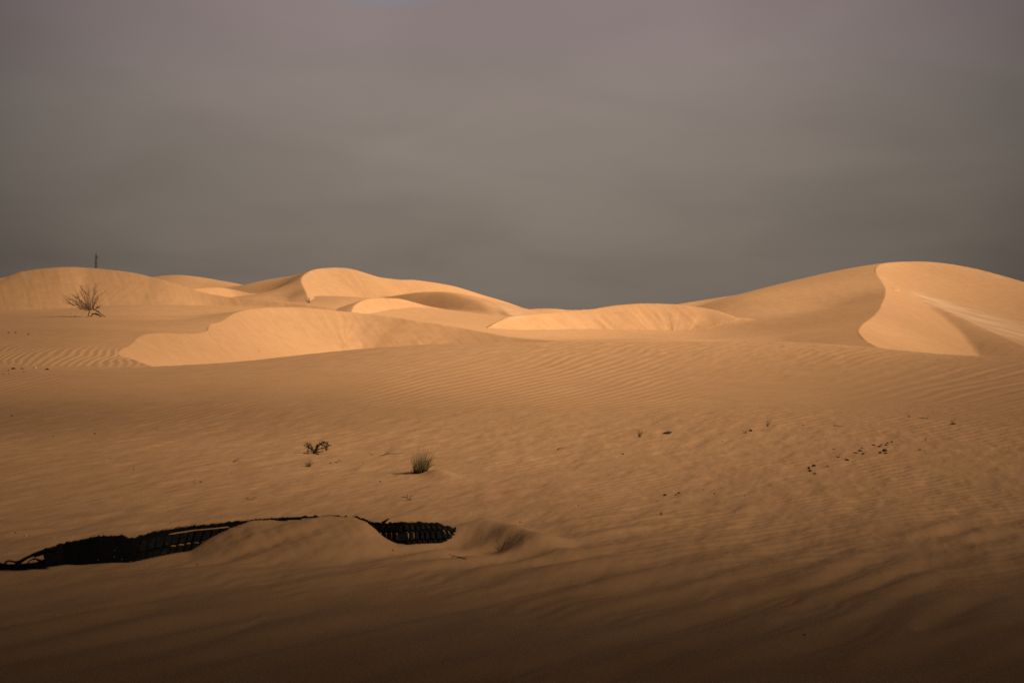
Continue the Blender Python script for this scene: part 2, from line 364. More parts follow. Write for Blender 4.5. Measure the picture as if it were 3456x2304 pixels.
# pale sand streak by the right ridge, and a sunlit slope painted pale
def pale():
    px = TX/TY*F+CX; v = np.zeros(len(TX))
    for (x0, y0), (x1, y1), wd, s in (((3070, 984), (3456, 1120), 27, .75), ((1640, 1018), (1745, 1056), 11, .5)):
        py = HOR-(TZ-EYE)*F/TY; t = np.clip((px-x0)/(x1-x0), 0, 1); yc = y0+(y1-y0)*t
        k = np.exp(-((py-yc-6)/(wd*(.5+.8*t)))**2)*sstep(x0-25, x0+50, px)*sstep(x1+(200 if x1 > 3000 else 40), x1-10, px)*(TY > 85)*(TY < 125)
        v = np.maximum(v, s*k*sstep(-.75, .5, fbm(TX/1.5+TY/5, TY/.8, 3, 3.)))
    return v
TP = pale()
def nodes(name):
    m = bpy.data.materials.new(name); m.use_nodes = True
    nt = m.node_tree; return m, nt, nt.nodes, nt.links, nt.nodes['Principled BSDF']

def sand_material():
    m, nt, N, L, B = nodes('sand')
    B.inputs['Roughness'].default_value = .95
    B.inputs['Specular IOR Level'].default_value = .15
    tc = N.new('ShaderNodeTexCoord')
    def noise(scale, det=4, rough=.6, vec=None):
        n = N.new('ShaderNodeTexNoise'); n.inputs['Scale'].default_value = scale; n.inputs['Detail'].default_value = det
        n.inputs['Roughness'].default_value = rough; L.new(vec or tc.outputs['Object'], n.inputs['Vector']); return n
    def mix(fac, a, b, mode='MIX'):
        x = N.new('ShaderNodeMix'); x.data_type = 'RGBA'; x.blend_type = mode
        if isinstance(fac, float): x.inputs[0].default_value = fac
        else: L.new(fac, x.inputs[0])
        for k, v in ((6, a), (7, b)):
            if isinstance(v, tuple): x.inputs[k].default_value = v
            else: L.new(v, x.inputs[k])
        return x.outputs[2]
    def ramp(src, a, b, ca=(0, 0, 0, 1), cb=(1, 1, 1, 1)):
        r = N.new('ShaderNodeValToRGB'); r.color_ramp.elements[0].position = a; r.color_ramp.elements[1].position = b
        r.color_ramp.elements[0].color = ca; r.color_ramp.elements[1].color = cb
        L.new(src, r.inputs[0]); return r.outputs[0]
    big = noise(.12, 3); mid = noise(1.7, 5); fine = noise(160, 3, .7)
    c = mix(ramp(big.outputs[0], .3, .7), (.51, .286, .140, 1), (.54, .314, .162, 1))
    c = mix(ramp(mid.outputs[0], .35, .7), c, (.48, .268, .128, 1))
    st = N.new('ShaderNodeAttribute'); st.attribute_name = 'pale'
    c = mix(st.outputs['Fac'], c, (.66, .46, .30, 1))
    gr = N.new('ShaderNodeMath'); gr.operation = 'MULTIPLY_ADD'; gr.inputs[1].default_value = .5; gr.inputs[2].default_value = .75
    L.new(fine.outputs[0], gr.inputs[0])
    c = mix(.55, c, gr.outputs[0], 'MULTIPLY')
    L.new(c, B.inputs['Base Color'])
    grain = noise(420, 2, .6); lump = noise(30, 4, .6)
    b1 = N.new('ShaderNodeBump'); b1.inputs['Strength'].default_value = .5; b1.inputs['Distance'].default_value = .0015; L.new(grain.outputs[0], b1.inputs['Height'])
    b2 = N.new('ShaderNodeBump'); b2.inputs['Strength'].default_value = .5; b2.inputs['Distance'].default_value = .006; L.new(lump.outputs[0], b2.inputs['Height'])
    L.new(b1.outputs[0], b2.inputs['Normal']); L.new(b2.outputs[0], B.inputs['Normal'])
    return m
SAND = sand_material()


# ------------------------------------------------------------------ helpers for things
def mat(name, col, rough=.85, var=.25, scale=30., bump=.3, spec=.3):
    m = bpy.data.materials.new(name); m.use_nodes = True; nt = m.node_tree; N, L = nt.nodes, nt.links; B = N['Principled BSDF']
    B.inputs['Roughness'].default_value = rough; B.inputs['Specular IOR Level'].default_value = spec
    tc = N.new('ShaderNodeTexCoord'); n = N.new('ShaderNodeTexNoise'); n.inputs['Scale'].default_value = scale; n.inputs['Detail'].default_value = 4
    L.new(tc.outputs['Object'], n.inputs['Vector'])
    r = N.new('ShaderNodeValToRGB'); r.color_ramp.elements[0].position = .3; r.color_ramp.elements[1].position = .7
    r.color_ramp.elements[0].color = (*[c*(1-var) for c in col], 1); r.color_ramp.elements[1].color = (*[c*(1+var) for c in col], 1)
    L.new(n.outputs[0], r.inputs[0]); L.new(r.outputs[0], B.inputs['Base Color'])
    b = N.new('ShaderNodeBump'); b.inputs['Strength'].default_value = bump; b.inputs['Distance'].default_value = .003
    L.new(n.outputs[0], b.inputs['Height']); L.new(b.outputs[0], B.inputs['Normal'])
    return m
RUBBER = mat('worn_rubber', (.005, .005, .005), .85, .5, 60, .6, .08)
RUBBER2 = mat('dusty_rubber', (.010, .0095, .009), .85, .6, 40, .6, .1)
CORD = mat('rusty_cord', (.045, .022, .014), .9, .4)
BARK = mat('grey_bark', (.07, .05, .033), .95)
TWIG = mat('dry_twig', (.11, .075, .045), .95)
REDTWIG = mat('red_brown_twig', (.13, .045, .02), .9)
OLIVE = mat('olive_blade', (.26, .215, .09), .8)
LEAF = mat('grey_green_leaf', (.07, .066, .038), .85)
STRAW = mat('straw_blade', (.22, .15, .075), .85)
BASEM = mat('brown_root', (.05, .024, .013), .95)
STONE = mat('dark_stone', (.065, .034, .022), .95, .4, 60)
WHITE = mat('bleached_shell', (.55, .50, .42), .7, .2, 60)
STEEL = mat('weathered_steel', (.06, .055, .055), .7, .2, 2)
GREENISH = mat('green_scrap', (.03, .055, .03), .6)

class MB:
    def __init__(s): s.v = []; s.f = []
    def tube(s, P, R, n=5):
        P = [Vector(p) for p in P]; k0 = len(s.v); m = len(P)
        up = Vector((.31, .17, .93))
        for i, p in enumerate(P):
            t = (P[min(i+1, m-1)]-P[max(i-1, 0)])
            if t.length < 1e-9: t = Vector((0, 0, 1))
            t.normalize(); a = t.cross(up)
            if a.length < .05: a = t.cross(Vector((1, 0, 0)))
            a.normalize(); b = t.cross(a); r = R[i] if hasattr(R, '__len__') else R
            for q in range(n):
                an = 2*math.pi*q/n; s.v.append(p+(a*math.cos(an)+b*math.sin(an))*r)
        for i in range(m-1):
            for q in range(n):
                q2 = (q+1) % n
                s.f.append((k0+i*n+q, k0+i*n+q2, k0+(i+1)*n+q2, k0+(i+1)*n+q))
        s.f.append(tuple(k0+q for q in range(n))[::-1]); s.f.append(tuple(k0+(m-1)*n+q for q in range(n)))
    def hexa(s, c):           # 8 corners: front 4 then back 4
        k = len(s.v); s.v += [Vector(p) for p in c]
        for f in ((0, 1, 2, 3), (7, 6, 5, 4), (0, 4, 5, 1), (1, 5, 6, 2), (2, 6, 7, 3), (3, 7, 4, 0)): s.f.append(tuple(k+i for i in f))
    def leaf(s, p, d, ln, w):
        d = d.normalized(); a = d.cross(Vector((random.gauss(0, 1), random.gauss(0, 1), random.gauss(0, 1)))).normalized(); k = len(s.v)
        s.v += [p, p+d*ln*.5+a*w, p+d*ln, p+d*ln*.5-a*w]; s.f.append((k, k+1, k+2, k+3))
    def build(s, name, m, parent=None, smooth=True, origin=None):
        me = bpy.data.meshes.new(name); o = Vector(origin) if origin is not None else Vector((0, 0, 0))
        if parent is not None: o = parent['_o']; o = Vector(o)
        me.from_pydata([tuple(v-o) for v in s.v], [], s.f); me.update(); me.materials.append(m)
        if smooth:
            for p in me.polygons: p.use_smooth = True
        ob = bpy.data.objects.new(name, me); C.objects.link(ob)
        if parent is not None: ob.parent = parent
        else: ob.location = o
        return ob
ROOTS = []
def thing(name, loc, label, cat, group=None):
    e = bpy.data.objects.new(name, None); C.objects.link(e); e.location = loc; e.empty_display_size = .1
    e['_o'] = list(loc); e['label'] = label; e['category'] = cat; ROOTS.append(e)
    if group: e['group'] = group
    return e
def tag(o, label, cat, group=None):
    o['label'] = label; o['category'] = cat
    if group: o['group'] = group
    return o
def rv(s=1.): return Vector((random.gauss(0, s), random.gauss(0, s), random.gauss(0, s)))

def grow(mb, p, d, ln, r, depth, kink=.25, up=0., kids=(2, 3), tips=None, shrink=.62, minr=.0015):
    n = 4; P = [p.copy()]; R = [r]; q = p.copy(); dd = d.normalized()
    for i in range(n):
        dd = (dd+rv(kink*.45)+Vector((0, 0, up))).normalized(); q = q+dd*(ln/n); P.append(q.copy()); R.append(max(minr*.6, r*(1-.6*(i+1)/n)))
    mb.tube(P, R, 4)
    if depth > 0:
        for _ in range(random.randint(*kids)):
            i = random.randint(1, n); b = P[i]
            grow(mb, b, dd+rv(.55), ln*shrink*random.uniform(.7, 1.15), max(minr, R[i]*.75), depth-1, kink, up, kids, tips, shrink, minr)
    if tips is not None and depth == 0: tips.append((q, dd))

# ------------------------------------------------------------------ shredded tyre half buried in the sand
TP_PX = [60, 105, 172, 230, 325, 421, 430, 450, 484, 515, 572, 649, 725, 779, 850, 950, 1050, 1150, 1200, 1232, 1262, 1300, 1340, 1400, 1440, 1480, 1500, 1535, 1560]
TP_PY = [1893, 1870, 1847, 1830, 1810, 1806, 1814, 1817, 1806, 1797, 1787, 1775, 1768, 1762, 1754, 1746, 1742, 1742, 1744, 1753, 1764, 1765, 1764, 1762, 1763, 1766, 1774, 1781, 1790]
def tyre_pt(px, h, out=0.):
    """h: 0 at the torn top edge, 1 at the bottom edge; out: metres towards the tread side"""
    d = float(np.interp(px, TYRE_PX, TYRE_D)); py = float(np.interp(px, TP_PX, TP_PY))
    dt = d+.035; zt = EYE-(py-HOR)/F*dt; xt = (px-CX)/F*dt
    zb = -.075; hh = h
    z = zt+(zb-zt)*hh; bulge = .030*math.sin(math.pi*min(max(h, 0), 1))
    e = 6.; d2 = float(np.interp(px+e, TYRE_PX, TYRE_D)); tx = Vector(((px+e-CX)/F*d2-(px-CX)/F*d, d2-d, 0)).normalized()
    nrm = Vector((tx.y, -tx.x, 0))
    return Vector((xt, dt-.045*hh, z))+nrm*(bulge+out)
def tyre():
    base = tyre_pt(700, .6); r = thing('shredded_tyre', (base.x, base.y, 0.), 'long shredded black tyre tread half buried across the foreground sand', 'tyre')
    band = MB(); pxs = np.arange(118, 1541, 7.); nh = 9
    rows_ = []
    for side in (0, -.011):
        for px in pxs:
            for k in range(nh):
                h = k/(nh-1)
                jag = (.010*vnoise(np.array([px/9.]), np.array([1.]))[0]) if k == 0 else 0
                p = tyre_pt(px, h, side); p.z += jag
                if px < 200 and h > .0: p.z = p.z
                rows_.append(p)
    band.v = rows_; n = len(pxs)
    holes = set()
    for i in range(n-1):
        for k in range(nh-1):
            if pxs[i] < 140 and 1 <= k <= 3: holes.add((i, k)); continue
            if pxs[i] < 132 and k == 4: holes.add((i, k)); continue
            a = i*nh+k; band.f.append((a, a+1, a+nh+1, a+nh)); b = a+n*nh; band.f.append((b, b+nh, b+nh+1, b+1))
    for i in range(n-1):
        a = i*nh; b = a+n*nh; band.f.append((a, a+nh, b+nh, b))
    for a0 in (0, (n-1)*nh):
        for k in range(nh-1):
            a = a0+k; b = a+n*nh; band.f.append((a, b, b+1, a+1))
    band.build('carcass', RUBBER, r)
    # tread blocks
    def blocks(mb, px0, px1, step, h0, h1, slant, gap, depth, jit=1.5):
        px = px0
        while px < px1:
            w = step-gap; c = []; j = random.uniform(-jit, jit); j2 = random.uniform(-.02, .02)
            for out in (depth, 0.):
                ins = 1.6 if out > 0 else 0
                for (u, h) in ((0, h1), (w, h1), (w, h0), (0, h0)):
                    uu = u+(ins if u == 0 else -ins); hh = h+j2+((-.02 if h == h1 else .02) if out > 0 else 0)
                    c.append(tyre_pt(px+j+uu+slant*(h1-h)/(h1-h0), hh, out+.001))
            mb.hexa(c); px += step
    t = MB()
    blocks(t, 452.5, 765, 27.5, .13, .40, 12, 3.6, .014)
    blocks(t, 437.5, 765, 27.5, .45, .72, 12, 3.6, .014)
    blocks(t, 452, 765, 27.5, .76, .97, 10, 3.6, .010)
    t.build('tread_block_rows', RUBBER2, r, smooth=False)
    t = MB()
    blocks(t, 1215, 1540, 18, .06, .23, 0, 3.2, .011, .8)
    blocks(t, 1225, 1530, 18, .26, .50, 1, 3.6, .013, .8)
    blocks(t, 1215, 1500, 18, .53, .78, 0, 2.2, .011, .8)
    blocks(t, 1225, 1470, 18, .81, .98, 0, 2.2, .010, .8)
    t.build('tread_rib_rows', RUBBER2, r, smooth=False)
    # sand caught between the blocks
    def sand(P, R, n=5):
        g = MB(); g.tube(P, R, n); g.build('trapped_sand', SAND, r)
    for px in np.arange(560, 745, 27.5):
        sand([tyre_pt(px+4, .425, .004), tyre_pt(px+14, .425, .004), tyre_pt(px+24, .445, .004)], [.003, .0045, .0028])
    for px in np.arange(1243, 1400, 18.):
        sand([tyre_pt(px-5.5, .27, .006), tyre_pt(px-1.9, .31, .006), tyre_pt(px-1.9, .40, .005), tyre_pt(px-1.9, .47, .005)], [.004, .005, .0045, .002])
        if random.random() < .7: sand([tyre_pt(px-1.6, .12, .006), tyre_pt(px-1.6, .20, .006)], [.002, .0012])
    for px in (1486, 1502): sand([tyre_pt(px-3, .2, .012), tyre_pt(px+2, .34, .012)], [.004, .002])
    a = [tyre_pt(p, .105, .010) for p in np.arange(560, 775, 15.)]; sand(a, [.001]+[.0042]*(len(a)-2)+[.002], 6)
    for k in range(12):
        px = random.choice([random.uniform(330, 440), random.uniform(450, 560)]); h = random.uniform(.3, .8); p = tyre_pt(px, h, .014); sand([p, p+Vector((.006, -.001, .001))], [.0022, .0012])
    # frayed cord edge along the top
    def fray(px0, px1, step, ln, r0):
        f = MB(); px = px0; q = [tyre_pt(u, .012, -.006) for u in np.arange(px0, px1+4, 8.)]; f.tube(q, .0035, 5)
        while px < px1:
            p = tyre_pt(px, .015, -.004); dr = Vector((random.uniform(.4, 1.3), random.uniform(-.2, .2), random.uniform(.25, 1.))).normalized(); l = ln*random.uniform(.4, 1.3)
            f.tube([p-dr*.004, p+dr*l*.55, p+dr*l+Vector((0, 0, random.uniform(-.003, .005)))], [r0, r0*.7, r0*.2], 4); px += step*random.uniform(.5, 1.4)
        f.build('frayed_edge', CORD, r)
    fray(455, 620, 3.2, .020, .0034); fray(600, 900, 4.0, .017, .0028); fray(900, 1190, 5.5, .010, .0022); fray(1190, 1260, 4, .012, .0024); fray(1340, 1480, 7, .010, .0016)
    f = MB(); f.tube([tyre_pt(u, .010, -.006) for u in np.arange(160, 436, 8.)], .0035, 5)
    for i in range(60):
        px = random.uniform(160, 430); p = tyre_pt(px, .01, -.004); f.tube([p, p+Vector((random.uniform(-.01, .01), 0, random.uniform(.002, .006)))], [.004, .001], 4)
    f.build('frayed_edge', CORD, r)
    p = tyre_pt(1288, .0, -.003); f = MB()
    f.tube([p, p+Vector((.022, 0, .012)), p+Vector((.038, 0, .024)), p+Vector((.050, .0, .026))], [.010, .008, .005, .001], 5)
    f.build('torn_flap', RUBBER, r)
    for px in (1240, 1342, 1356, 1385, 1391, 1462):
        f = MB(); p = tyre_pt(px, .0, -.003); f.tube([p, p+Vector((random.uniform(-.006, .008), 0, random.uniform(.008, .016)))], [.0018, .0008], 4); f.build('loose_cord', CORD, r)
    # torn end: strands and holes
    s = MB(); E = lambda px, py, d=9.03: Vector(W(px, py, d))
    s.tube([E(190, 1850, 9.16), E(150, 1858, 9.1), E(118, 1869), E(92, 1880), E(70, 1893), E(52, 1899)], [.012, .012, .010, .009, .010, .009], 6)
    s.tube([E(72, 1898), E(50, 1895), E(28, 1891), E(19, 1896), E(15, 1908), E(4, 1914)], [.007, .006, .006, .006, .006, .006], 6)
    s.tube([E(200, 1880, 9.14), E(160, 1896, 9.06), E(120, 1908), E(70, 1911), E(30, 1912), E(-10, 1906), E(-50, 1892)], [.024, .026, .020, .017, .017, .015, .012], 7)
    s.tube([E(180, 1900, 9.0), E(120, 1921, 8.98), E(60, 1920, 8.98), E(20, 1916, 9.0), E(-30, 1914, 9.02)], [.014, .011, .011, .010, .008], 6)
    s.tube([E(112, 1884), E(100, 1891), E(90, 1902), E(84, 1910)], [.003, .004, .004, .005], 5)
    s.tube([E(108, 1886), E(118, 1884), E(136, 1891), E(150, 1892)], [.003, .005, .007, .008], 5)
    s.tube([E(38, 1903), E(40, 1910), E(30, 1914)], [.006, .006, .006], 5)
    s.tube([E(4, 1918), E(12, 1926), E(20, 1931)], [.007, .006, .003], 5); s.tube([E(12, 1924), E(20, 1922)], [.004, .002], 5)
    s.tube([E(-40, 1888), E(-8, 1898), E(14, 1910)], [.008, .010, .008], 6)
    s.build('torn_strand', RUBBER, r)
tyre()

# ------------------------------------------------------------------ plants
def scale_at(p): return p.y/F          # metres per photo pixel at that distance

OLIVE2 = mat('dry_olive_blade', (.13, .105, .048), .85)
def grass(px, py, h, w, n, label, name='grass_tuft', m=OLIVE2, lean=0., basew=.35, base=True, r=.0016, cat='grass tuft', curve=.25, up=.8):
    p = hit(px, py); s = scale_at(p); H_, Wd = h*s, w*s
    e = thing(name, p-Vector((0, 0, .004)), label, cat)
    mb = MB()
    for i in range(n):
        a = random.uniform(0, 2*math.pi); rr = math.sqrt(random.random())
        b = p+Vector((math.cos(a)*rr*Wd*basew*.5, math.sin(a)*rr*Wd*basew*.5, -.004))
        top = Vector((math.cos(a)*rr*Wd*.5+lean*H_*random.uniform(.5, 1.2), math.sin(a)*rr*Wd*.5, H_*random.uniform(.35, 1.)*(1-.25*rr)))
        c = top*.5+Vector((-top.x*curve*.5, -top.y*curve*.5, H_*.06)); t = b+top; rad = max(r, s*.42)
        mb.tube([b, b+c*.55, b+c, (b+c).lerp(t, .6)+Vector((0, 0, .01*H_)), t], [rad, rad, rad*.8, rad*.55, rad*.2], 4)
    mb.build('blades', m, e)
    if base and n > 20:
        bb = MB()
        for i in range(max(5, n//3)):
            a = random.uniform(0, 2*math.pi); rr = math.sqrt(random.random())*Wd*basew*.55
            b = p+Vector((math.cos(a)*rr, math.sin(a)*rr, -.004)); d = Vector((math.cos(a)*.8, math.sin(a)*.8, random.uniform(.3, 1.2))).normalized()
            l = H_*random.uniform(.12, .3); bb.tube([b, b+d*l*.6, b+d*l], [max(r*1.5, s*.6), max(r, s*.4), r*.3], 4)
        bb.build('dead_base', BASEM, e)
    return e

def shrub(px, py, guides, label, name='dead_twig', m=TWIG, r=.003, depth=2, kids=(2, 3), kink=.3, leafm=None, leafn=6, leafs=.01, cat='twig', sub=.45, spread=.5, dmin=4., partname='twigs', loc=None, up=0., rootless=False, ytune=.5):
    """guides: lists of photo pixels, each a main branch from its root to its tip"""
    p = loc or hit(px, py, dmin); s = scale_at(p); e = thing(name, p, label, cat)
    mb = MB(); tips = []
    for gd in guides:
        oy = 0.; P = []
        for k, (gx, gy) in enumerate(gd):
            oy += random.uniform(-ytune, ytune)*s*12 if k else 0
            P.append(Vector(((gx-CX)*s, p.y+oy, p.z+(py-gy)*s)))
        if P[0].z < p.z+2*s: P[0].z = p.z-.01
        n = len(P); R = [r*(1-.65*k/max(1, n-1)) for k in range(n)]
        mb.tube(P, R, 5)
        L_ = sum((P[k+1]-P[k]).length for k in range(n-1))
        for k in range(1, n):
            d = (P[k]-P[k-1]).normalized()
            for q in range(random.randint(*kids)):
                b = P[k-1].lerp(P[k], random.uniform(.3, 1.))
                grow(mb, b, d+rv(spread), L_*sub*random.uniform(.5, 1.), max(r*.3, R[k]*.6), depth-1, kink, up, kids, tips, .6, r*.28)
    mb.build(partname, m, e)
    if leafm is not None:
        lf = MB()
        for (q, d) in tips:
            for _ in range(leafn): lf.leaf(q-d*random.uniform(0, leafs*3)+rv(leafs*.5), d+rv(.7), leafs*random.uniform(.6, 1.3), leafs*.28)
        lf.build('leaves', leafm, e)
    return e

# the bush on the far left dune
pb = hit(300, 1069, 60); sb = scale_at(pb)
def far_bush():
    e = thing('desert_bush', pb, 'sparse wind-bent desert bush standing on bare roots, left dunes', 'bush')
    def Q(px, py, oy=0.): return Vector(((px-CX)*sb, pb.y+oy, pb.z+(1069-py)*sb))
    rt = MB()
    for gd in ([(309, 1042), (303, 1050), (297, 1070)], [(312, 1043), (322, 1047), (330, 1054), (345, 1065), (360, 1071)], [(302, 1070), (312, 1061), (322, 1057), (336, 1062), (352, 1071)],
               [(311, 1058), (322, 1060), (335, 1064), (343, 1068)], [(325, 1050), (333, 1051), (337, 1056)]):
        oy = random.uniform(-.3, .3); P = [Q(x, y, oy*k/2) for k, (x, y) in enumerate(gd)]; P[-1].z -= .05 if gd[-1][1] > 1066 else 0
        if gd[0][1] > 1066: P[0].z -= .05
        rt.tube(P, [.028-.003*k for k in range(len(P))], 5)
    rt.build('exposed_root', BARK, e)
    br = MB(); tips = []
    G = [([(307, 1044), (300, 1025), (297, 1000), (295, 975)], 1), ([(308, 1044), (303, 1020), (302, 995), (303, 973)], 1), ([(312, 1042), (314, 1015), (316, 990), (319, 966)], 1), ([(313, 1042), (317, 1020), (322, 1008), (340, 986)], 1),
         ([(305, 1044), (285, 1032), (262, 1020), (240, 1010)], 2), ([(303, 1045), (280, 1036), (255, 1030), (234, 1022)], 2), ([(305, 1043), (290, 1025), (278, 1010), (262, 998)], 2), ([(306, 1043), (294, 1020), (285, 1005), (280, 994)], 2),
         ([(304, 1045), (275, 1040), (250, 1028), (236, 1013)], 2), ([(276, 1032), (270, 1018), (267, 1000)], 0), ([(314, 1042), (322, 1030), (332, 1020), (338, 1010)], 1), ([(306, 1046), (296, 1046), (280, 1042)], 1), ([(316, 1044), (326, 1042), (334, 1038)], 1),
         ([(302, 1000), (292, 985), (283, 974)], 0), ([(308, 1044), (302, 1034), (292, 1028), (276, 1016)], 2)]
    for gd, dens in G:
        for rep_ in range(2):
            oy = random.uniform(-.35, .35); P = [Q(x+random.uniform(-2, 2), y+random.uniform(-2, 2), oy*k) for k, (x, y) in enumerate(gd)]
            n = len(P); br.tube(P, [.010-.002*k for k in range(n)], 4)
            for k in range(1, n):
                d = (P[k]-P[k-1]).normalized()
                for _ in range(3+dens*2):
                    b = P[k-1].lerp(P[k], random.random()); grow(br, b, d+rv(.2)+Vector((0, 0, .2)), random.uniform(.12, .30), .0058, 1, .2, .05, (1, 2), tips, .7, .0045)
    br.build('branches', mat('ash_twig', (.30, .20, .125), .95), e)
far_bush()
shrub(236, 1061, [[(237, 1066), (233, 1058)], [(237, 1066), (240, 1056)]], 'tiny two-pronged twig left of the big far bush', loc=None, dmin=60, r=.014, depth=1, kids=(0, 1))
shrub(254, 1066, [[(252, 1067), (254, 1062)], [(254, 1067), (257, 1063)]], 'tiny reddish twig just left of the far bush roots', dmin=60, m=REDTWIG, r=.012, depth=1, kids=(0, 1))
shrub(1042, 1022, [[(1043, 1023), (1041, 1012), (1041, 1003)], [(1043, 1023), (1036, 1016), (1032, 1010)], [(1044, 1023), (1045, 1012), (1046, 1004)], [(1043, 1023), (1047, 1019), (1049, 1024)], [(1042, 1023), (1037, 1013)]],
      'small dark shrub at the foot of the highest central dune', name='desert_bush', m=BARK, r=.018, depth=2, kids=(1, 2), cat='bush', dmin=80, sub=.4, partname='branches')
shrub(1058, 1531, [[(1058, 1533), (1059, 1524), (1054, 1517), (1044, 1513), (1036, 1509), (1025, 1504)], [(1044, 1513), (1040, 1503), (1036, 1497)], [(1054, 1517), (1052, 1506), (1045, 1497)], [(1059, 1524), (1068, 1513), (1074, 1504), (1082, 1496), (1090, 1492)],
                   [(1090, 1492), (1100, 1495), (1108, 1502), (1115, 1504)], [(1082, 1496), (1092, 1502), (1100, 1510), (1104, 1516)], [(1060, 1526), (1072, 1516), (1086, 1512), (1104, 1508)], [(1059, 1528), (1070, 1525), (1084, 1524), (1090, 1524)], [(1062, 1524), (1067, 1510), (1071, 1498)],
                   [(1040, 1516), (1040, 1530)]],
      'low dark sprawling shrub with a crooked stem, left of centre', name='desert_shrub', m=mat('dark_bark', (.035, .024, .015), .95), r=.0075, depth=2, kids=(1, 3), leafm=LEAF, leafn=7, leafs=.012, cat='shrub', sub=.18, spread=.9, partname='branches')
grass(1040, 1574, 34, 34, 26, 'small olive grass tuft just below the dark shrub', lean=.05, basew=.3)
grass(1418, 1594, 104, 56, 190, 'tall olive green grass tuft, the largest on the flats', m=OLIVE, lean=.10, basew=.70, r=.0014, curve=.15)
shrub(1300, 1537, [[(1270, 1541), (1300, 1533), (1330, 1530), (1374, 1528)], [(1290, 1538), (1310, 1520), (1325, 1505)], [(1300, 1535), (1316, 1522), (1328, 1513)], [(1268, 1540), (1252, 1530), (1240, 1526)], [(1262, 1540), (1240, 1545), (1226, 1548)], [(1310, 1532), (1330, 1521)]],
      'flattened straw-coloured dry sprig between shrub and tall grass tuft', name='dry_sprig', r=.0028, depth=1, kids=(1, 2), cat='dry sprig', ytune=.2)
shrub(1372, 1688, [[(1374, 1690), (1374, 1678), (1375, 1668)], [(1374, 1678), (1366, 1676), (1357, 1676)], [(1376, 1689), (1382, 1681), (1388, 1673)], [(1378, 1688), (1386, 1683), (1392, 1681)]], 'small forked dead twig below the tall grass tuft', r=.0032, depth=1, kids=(0, 2), ytune=.3, m=BARK)
shrub(786, 1560, [[(778, 1562), (786, 1559), (792, 1556)], [(786, 1556), (798, 1552), (806, 1542)], [(790, 1554), (812, 1548)], [(792, 1557), (820, 1557)]], 'faint dark twig with two stubs, upper left flats', r=.0026, depth=1, kids=(0, 1), ytune=.2, m=BARK)
shrub(655, 1630, [[(654, 1631), (654, 1621)], [(654, 1630), (660, 1628)], [(655, 1622), (658, 1618)]], 'short upright twig beside a sand-coloured chip', r=.003, depth=1, kids=(0, 1), m=BARK)
shrub(835, 1685, [[(818, 1693), (832, 1688), (836, 1680), (830, 1678)], [(832, 1688), (838, 1684), (848, 1685)], [(846, 1684), (856, 1678), (870, 1681)], [(834, 1682), (840, 1686)]], 'crooked loop of thin twig on sand above the tyre drift', r=.0027, depth=1, kids=(0, 1), m=BARK, ytune=.2)
grass(2159, 1474, 36, 22, 12, 'thin upright grass wisp left of the dark driftwood slab', lean=.0, basew=.45, r=.0018)
grass(2516, 1461, 26, 16, 10, 'wispy grass pair beside a dark clod on the ridge foot', lean=-.02, basew=.7, r=.0018)
grass(2589, 1439, 32, 16, 9, 'leaning grass wisp at the ridge foot, farthest along', lean=.25, basew=.35, r=.0018)
grass(2231, 1737, 26, 14, 9, 'small reddish spiky stub alone on the lower flats', name='dry_stub', m=REDTWIG, basew=.7, r=.0016, cat='dry stub')
grass(3125, 1487, 22, 8, 6, 'single short grass stalk on the right flats', basew=.4, r=.002)
shrub(3217, 1432, [[(3217, 1435), (3215, 1428), (3212, 1421)], [(3217, 1435), (3222, 1426)], [(3217, 1435), (3226, 1430)], [(3217, 1435), (3208, 1430)], [(3217, 1435), (3219, 1421)]], 'small round bristly dry shrub at the far right', name='desert_shrub', r=.006, depth=2, kids=(2, 3), cat='shrub', sub=.5, partname='branches')
shrub(2816, 1438, [[(2812, 1439), (2818, 1436), (2834, 1436), (2848, 1438)], [(2818, 1437), (2816, 1432)]], 'low dry twig with a dark tip near the right ridge foot', r=.005, depth=1, kids=(0, 1), ytune=.1)
shrub(3104, 1412, [[(3098, 1412), (3112, 1410), (3124, 1411), (3136, 1413)]], 'long thin stick lying on the right slope', name='stick', cat='stick', r=.0065, depth=1, kids=(0, 1), ytune=.1)
shrub(1888, 1516, [[(1874, 1518), (1884, 1515), (1895, 1510)], [(1886, 1515), (1900, 1514), (1930, 1514)], [(1884, 1514), (1888, 1509)]], 'flat forked twig with a long faint tail, centre flats', r=.0048, depth=1, kids=(0, 1), ytune=.2, m=BARK)
shrub(1560, 1884, [[(1521, 1887), (1526, 1878), (1536, 1876), (1552, 1880), (1566, 1884), (1577, 1886)], [(1548, 1878), (1566, 1883), (1577, 1885)], [(1544, 1878), (1550, 1887)], [(1514, 1869), (1530, 1875)]], 'fallen red-brown twig in the hollow right of the tyre', r=.0022, depth=1, kids=(0, 1), m=REDTWIG, ytune=.15, name='dead_twig')
shrub(1688, 1861, [[(1687, 1862), (1695, 1845), (1706, 1826), (1720, 1808)], [(1688, 1862), (1700, 1848), (1716, 1832), (1722, 1812)], [(1690, 1861), (1708, 1850), (1724, 1844), (1735, 1838)], [(1688, 1862), (1684, 1840), (1678, 1820)], [(1687, 1862), (1670, 1874), (1650, 1880)],
                   [(1690, 1860), (1702, 1838), (1712, 1822)], [(1686, 1860), (1679, 1850), (1668, 1845)]], 'spindly red-brown dead plant at the drift end', name='dead_plant', r=.0022, depth=1, kids=(1, 3), m=REDTWIG, ytune=.25, cat='dead plant', sub=.25, partname='stems')
shrub(3028, 1500, [[(3020, 1501), (3026, 1499), (3040, 1500)]], 'short twig at the right end of the pebble cluster', r=.005, depth=1, kids=(0, 1), ytune=.1)
shrub(677, 1431, [[(671, 1431), (682, 1431)]], 'short dark stick on the left ridge slope', name='stick', cat='stick', r=.006, depth=1, kids=(0, 1), ytune=.1)
